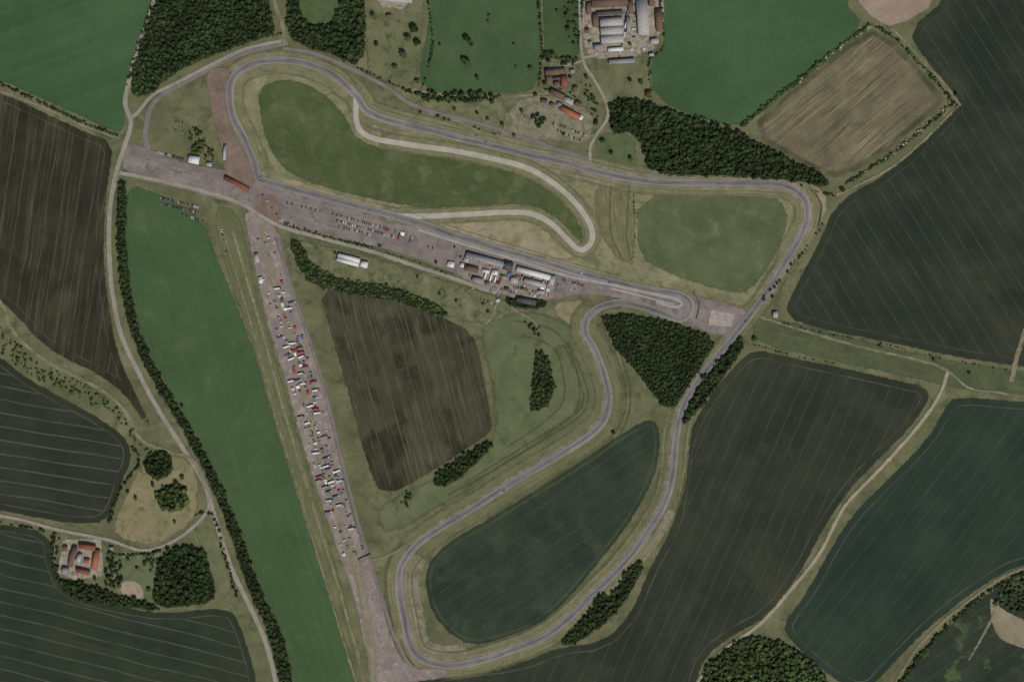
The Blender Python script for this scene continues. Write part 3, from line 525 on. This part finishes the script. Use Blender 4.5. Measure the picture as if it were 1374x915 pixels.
B('farm_barn',790,12,6,16,-3,'brown','brick',h=4); B('farm_barn',843,34,5,22,-3,'grey',h=4); B('farm_barn',874,2,7,14,-4,'brown','brick',h=4); B('hut',874,74,6,4,-4,'lgrey',h=3); B('hut',788,42,5,6,-3,'brown',h=3); B('hut',792,58,4,5,-3,'grey',h=3); B('farm_barn',820,-14,20,9,-3,'brown','brick',h=4)
B('farmhouse',745,97,26,8,-4,'brown','brick',h=5.5); B('farm_cottage',737,108,8,14,-4,'brown','brick'); B('farm_cottage',757,110,8,16,-4,'red','brick'); B('garden_shed',747,113,7,6,-4,'brown',h=3); B('garden_shed',768,96,6,5,-4,'grey',h=3); B('farm_cottage',747,106,10,4,-4,'dark','brick',h=3.5)
B('brick_house',748,127,20,7,28,'brown','brick',h=5.5); B('brick_house',763,136,12,7,28,'lgrey','brick',h=5); B('brick_house',765,152,28,7,30,'orange','brick',h=5.5); B('conservatory',779,158,6,6,30,'white',flatroof=True,h=3); B('garden_shed',741,141,6,5,28,'brown',h=2.5); B('garden_shed',772,120,6,8,0,'brown',h=3); B('garden_shed',751,141,7,5,28,'grey',h=3); B('garage_building',776,140,8,6,28,'brown','brick',h=3); B('garage_building',730,136,8,5,10,'dark','brick',h=3)
B('brick_house',870,127,6,9,0,'red','brick')
B('brick_house',118,733,22,7,10,'red','brick',h=5.5); B('brick_house',129,750,6,26,10,'orange','brick',h=5); B('farm_barn',98,746,6,28,14,'brown','brick'); B('farm_barn',112,766,18,6,14,'red','brick'); B('farm_barn',88,765,8,9,14,'grey'); B('farm_barn',107,748,5,12,14,'lgrey',h=3.5); B('garden_shed',117,752,6,6,10,'orange','brick',h=3); B('garden_shed',88,735,5,7,14,'brown',h=3); B('garden_shed',150,735,5,4,10,'grey',h=3)
B('hut',1040,422,6,8,0,'lgrey',h=3); B('hut',345,346,5,12,-8,'lgrey',h=3); B('hut',350,376,5,8,-8,'white',flatroof=True,h=3)
B('stable_block',530,0,46,8,3,'lgrey'); B('summerhouse',522,22,6,5,0,'brown','brick',h=3)
# ---------------------------------------------------------------- vehicles
def paint(c): return flat('car_paint',c,0.04,0.45,0.25)
tyre=flat('tyre_rubber',(28,28,28)); glass=M['glass']
def bm_mesh(name,parts):
    bm=bmesh.new(); mats=[]
    for kind,mat,*a in parts:
        if mat not in mats: mats.append(mat)
        i=mats.index(mat); n0=len(bm.faces)
        if kind=='prof':
            pts,hw,tw,ztop=a; zb=min(p[1] for p in pts)
            L=[];Rr=[]
            for x,z in pts:
                t=(z-zb)/(ztop-zb); y=hw+(tw-hw)*t; L.append(bm.verts.new((x,-y,z))); Rr.append(bm.verts.new((x,y,z)))
            bm.faces.new(L); bm.faces.new(Rr[::-1]); n=len(pts)
            for k in range(n): j=(k+1)%n; bm.faces.new((L[j],L[k],Rr[k],Rr[j]))
        elif kind=='wheel':
            x,y,r,wd=a; k=10; c0=[];c1=[]
            for q in range(k):
                an=q*2*math.pi/k; c0.append(bm.verts.new((x+r*math.cos(an),y-wd/2,r+r*math.sin(an)))); c1.append(bm.verts.new((x+r*math.cos(an),y+wd/2,r+r*math.sin(an))))
            bm.faces.new(c0); bm.faces.new(c1[::-1])
            for q in range(k): j=(q+1)%k; bm.faces.new((c0[j],c0[q],c1[q],c1[j]))
        elif kind=='box':
            x0,x1,y0,y1,z0,z1=a; v=[bm.verts.new((x,y,z)) for z in (z0,z1) for y in (y0,y1) for x in (x0,x1)]
            for f in [(0,2,3,1),(4,5,7,6),(0,1,5,4),(2,6,7,3),(0,4,6,2),(1,3,7,5)]: bm.faces.new([v[q] for q in f])
        elif kind=='hip':
            hx,hy,z0,z1=a; v=[bm.verts.new(p) for p in ((-hx,-hy,z0),(hx,-hy,z0),(hx,hy,z0),(-hx,hy,z0))]; r1=bm.verts.new((-hx*.25,0,z1)); r2=bm.verts.new((hx*.25,0,z1))
            bm.faces.new((v[0],v[1],r2,r1)); bm.faces.new((v[1],v[2],r2)); bm.faces.new((v[2],v[3],r1,r2)); bm.faces.new((v[3],v[0],r1)); bm.faces.new(v[::-1])
        bm.faces.ensure_lookup_table()
        for f in bm.faces[n0:]: f.material_index=i
    bmesh.ops.recalc_face_normals(bm,faces=bm.faces)
    me=bpy.data.meshes.new(name); bm.to_mesh(me); bm.free()
    for m in mats: me.materials.append(m)
    return me
def wheels(xs,y,r,w): return [('wheel',tyre,x,s*y,r,w) for x in xs for s in (-1,1)]
def car(c):
    p=paint(c)
    return bm_mesh('car',[('prof',p,[(-2.15,.3),(-2.2,.75),(-2.05,.95),(-1.3,.98),(.9,.95),(2.05,.75),(2.2,.5),(2.15,.3)],.9,.84,.98),
      ('prof',glass,[(-1.75,.96),(-1.25,1.4),(.25,1.42),(1.0,.95)],.82,.62,1.42),('box',p,-1.2,.22,-.6,.6,1.425,1.46)]+wheels((-1.35,1.35),.82,.32,.2))
def van(c):
    p=paint(c)
    return bm_mesh('van',[('prof',p,[(-2.7,.35),(-2.75,2.2),(-2.6,2.3),(1.3,2.3),(1.5,2.2),(2.1,1.3),(2.75,1.05),(2.8,.35)],.98,.88,2.3),('prof',glass,[(1.5,1.55),(1.42,2.1),(1.56,2.14),(2.1,1.38)],.86,.8,2.14)]+wheels((-1.7,1.8),.9,.36,.22))
def truck(c,c2):
    p=paint(c);q=paint(c2)
    return bm_mesh('truck',[('box',q,-6.5,3.2,-1.25,1.25,1.1,3.9),('prof',p,[(3.6,.6),(3.6,3.2),(4.2,3.5),(5.5,2.9),(5.8,1.8),(5.8,.6)],1.22,1.15,3.5),('prof',glass,[(5.5,1.9),(5.3,2.8),(5.5,2.85),(5.83,1.95)],1.1,1.0,2.85),('box',tyre,-6.3,5.5,-.5,.5,.7,1.05)]+wheels((-5.2,-4.1,2.4,4.6),1.1,.5,.3))
def tent(c):
    p=flat('awning_canvas',c,0.05); fr=M['lgrey']
    return bm_mesh('awning',[('hip',p,3,3,2.4,3.5),('box',p,-3,3,-3.02,-3,2.0,2.4),('box',p,-3,3,3,3.02,2.0,2.4)]+[('box',fr,x-.05,x+.05,y-.05,y+.05,0,2.39) for x in (-2.9,2.9) for y in (-2.9,2.9)])
cars=[car(c) for c in [(205,205,205),(150,152,154),(48,50,52),(128,46,42),(58,74,108),(100,104,106),(215,215,215),(66,68,68),(130,132,130),(40,40,44)]]
vans=[van(c) for c in [(220,220,218),(200,200,196),(120,124,128),(60,62,70)]]
trucks=[truck((215,215,215),(215,215,213)),truck((140,50,46),(205,205,205)),truck((60,68,90),(176,178,182)),truck((66,66,66),(130,130,130)),truck((60,60,64),(150,66,60)),truck((200,200,200),(84,96,124))]
tents=[tent(c) for c in [(218,218,216),(190,190,188),(156,66,60),(84,96,132),(122,122,124),(160,154,146),(205,203,200),(70,70,74)]]
TW=[0,0,1,2,2,3,4,4,5,6,7]
def put(name,me,x,y,ang):
    o=bpy.data.objects.new(name,me); scene.collection.objects.link(o); o.location=(x,y,ZTOP+.01); o.rotation_euler=(0,0,ang); return o
def row(p0,p1,n,ang,fill=0.9,kind='car',jit=.3):
    a=np.array(W(p0));b=np.array(W(p1))
    for k in range(n):
        if random.random()>fill: continue
        p=a+(b-a)*(k/(max(1,n-1)))+rng.normal(size=2)*jit
        if kind=='car': put('parked_car',random.choice(cars),p[0],p[1],math.radians(ang)+random.choice((0,math.pi))+random.uniform(-.06,.06))
        elif kind=='van': put('van',random.choice(vans),p[0],p[1],math.radians(ang))
        else: put('truck',random.choice(trucks),p[0],p[1],math.radians(ang))
for a in [((216,266),(266,278),22),((216,274),(268,286),20),((245,288),(272,297),10),((446,287),(530,310),30),((452,296),(528,318),26),((455,304),(500,316),14),((214,205),(246,214),14),((232,162),(245,165),4),((236,176),(246,179),3),((755,375),(782,383),9),((690,385),(736,396),16),((648,388),(668,394),5),((742,166),(786,182),14),((700,155),(716,160),5),((745,174),(778,189),10),((386,272),(430,284),8),((700,362),(738,373),10),((630,369),(660,378),8),((660,384),(690,393),8),((748,382),(776,390),7),((548,322),(600,340),9),((640,400),(664,408),6)]:
    row(a[0],a[1],a[2],74,0.76)
row((297,308),(304,338),9,-15,0.8); row((352,262),(378,296),5,20,0.8); row((640,183),(655,178),1,0)
row((692,390),(730,400),7,74,0.7,'van'); row((652,370),(672,376),4,74,1,'truck'); row((698,372),(704,384),2,74,1,'van'); row((800,73),(880,64),6,80,0.7,'van')
row((700,374),(736,382),6,74,0.8,'truck'); row((536,318),(552,322),2,74,1,'truck'); row((850,50),(852,10),5,0,0.8,'van',1.0); row((838,60),(842,20),4,80,0.8,'truck',1.0); row((100,738),(103,760),3,10,1,'car',.5)
for (x,y,sx) in [(684,368,1),(694,371,.8),(660,356,.9),(728,386,1),(735,389,.8),(668,380,.8),(540,314,1),(520,310,.9),(770,382,.8)]:
    p=W((x,y)); o=put('awning',tents[random.choice(TW)],p[0],p[1],math.radians(-A)); o.scale=(sx*1.2,sx,1)
c=catmull([W(p) for p in [(352,320),(368,375),(394,470),(419,560),(444,650),(463,708),(476,745)]],False,1.0)
t=np.gradient(c,axis=0); t/=np.linalg.norm(t,axis=1)[:,None]; nn=np.stack([-t[:,1],t[:,0]],1)
for off in (-17,-8,3,12,19):
    s=5
    while s<len(c)-6:
        frac=s/len(c); dens=0.3 if frac<0.16 else (0.72 if frac<0.8 else 0.42)
        if abs(off)>15: dens*=0.5
        dens*=0.35+1.2*(0.5+0.5*math.sin(s*0.043+off)*math.sin(s*0.017+off*2))
        adv=6
        if random.random()<dens:
            q=c[s]+nn[s]*(off+random.uniform(-2.2,2.2)); base=math.atan2(t[s][1],t[s][0]); r=random.random()
            perp=base+math.pi/2*random.choice((0,1,1))+random.uniform(-.25,.25)
            if r<.2: put('truck',random.choice(trucks),q[0],q[1],base+math.pi/2+random.uniform(-.15,.15)); adv=6
            elif r<.42:
                o=put('awning',tents[random.choice(TW)],q[0],q[1],base+random.uniform(-.1,.1)); o.scale=(random.uniform(.6,1.3),random.uniform(.5,1),1); adv=7
            elif r<.6: put('van',random.choice(vans),q[0],q[1],perp); adv=5
            else: put('parked_car',random.choice(cars),q[0],q[1],perp); adv=4
        s+=int(adv+random.random()*3)
for (x,y,a) in [(652,191,-14),(818,379,-15),(780,367,-15),(878,417,160),(676,658,213),(495,283,-14),(1000,431,40)]:
    p=W((x,y)); put('racing_car',random.choice(cars[3:7]),p[0],p[1],math.radians(a))
e=bpy.data.objects.new('footbridge',None); scene.collection.objects.link(e); wx,wy=W((490,749)); e.location=(wx,wy,ZTOP); e.rotation_euler=(0,0,math.radians(25))
box('deck',-12,12,-1.2,1.2,5,5.3,M['lgrey'],e); box('rail_1',-12,12,-1.2,-1.1,5.302,6.3,M['grey'],e); box('rail_2',-12,12,1.1,1.2,5.302,6.3,M['grey'],e)
for x in (-11.5,10.5): box('leg',x,x+1,-1,1,-.8,4.998,M['grey'],e)
def wall(name,pts,off,w,h,mat):
    r=catmull([W(p) for p in pts],False,4); V=[];F=[]
    tt=np.gradient(r,axis=0); tt/=np.linalg.norm(tt,axis=1)[:,None]
    for i,p in enumerate(r):
        n=np.array([-tt[i][1],tt[i][0]])
        for s_,z in ((-w,0),(-w,h),(w,h),(w,0)): V.append((p[0]+n[0]*(s_+off),p[1]+n[1]*(s_+off),z+ZTOP-.2))
        if i: o=i*4; F+=[(o-4+k,o-4+k+1,o+k+1,o+k) for k in range(3)]
    mesh_np(name,V,F,mats=[mat])
wc=flat('barrier_concrete',(170,166,158)); ws=flat('barrier_steel',(150,150,148)); wt=flat('tyre_stack',(60,60,58))
wall('pit_wall',[(560,304),(620,323),(700,347),(770,367),(815,377)],0,.35,1.1,wc)
wall('crash_barrier',TA[54:64],-13,.2,.9,ws); wall('crash_barrier',TA[2:8],12,.2,.9,ws)
wall('tyre_barrier',[(1088,255),(1102,275),(1098,305)],0,.7,1.1,wt); wall('tyre_barrier',[(930,392),(938,408),(934,428)],0,.7,1.1,wt); wall('tyre_barrier',[(556,893),(545,878),(538,858)],0,.7,1.1,wt)
# ---------------------------------------------------------------- light, world, camera
el=54; phi=25
w=bpy.data.worlds.new("World"); scene.world=w; w.use_nodes=True; nt=w.node_tree; bg=nt.nodes['Background']
sk=nt.nodes.new('ShaderNodeTexSky'); sk.sky_type='NISHITA'; sk.sun_disc=False; sk.sun_elevation=math.radians(el); sk.sun_rotation=math.radians(180-phi)
nt.links.new(sk.outputs[0],bg.inputs[0]); bg.inputs[1].default_value=0.07
L=bpy.data.lights.new('sun','SUN'); L.energy=3.25; L.angle=math.radians(0.6); L.color=(1,0.95,0.88)
lo=bpy.data.objects.new('sun',L); scene.collection.objects.link(lo); lo.rotation_euler=(math.radians(90-el),0,math.radians(phi)); lo.location=(0,0,500)
scene.view_settings.view_transform='Standard'; scene.view_settings.look='None'; scene.view_settings.exposure=0
H=4000; cam=bpy.data.cameras.new('camera'); cam.sensor_width=36; cam.lens=36*H/(1374*S); cam.clip_end=60000; cam.clip_start=10
co=bpy.data.objects.new('camera',cam); scene.collection.objects.link(co); co.location=(0,0,H); scene.camera=co
print('layers',ZL[0],'objs',len(bpy.data.objects))
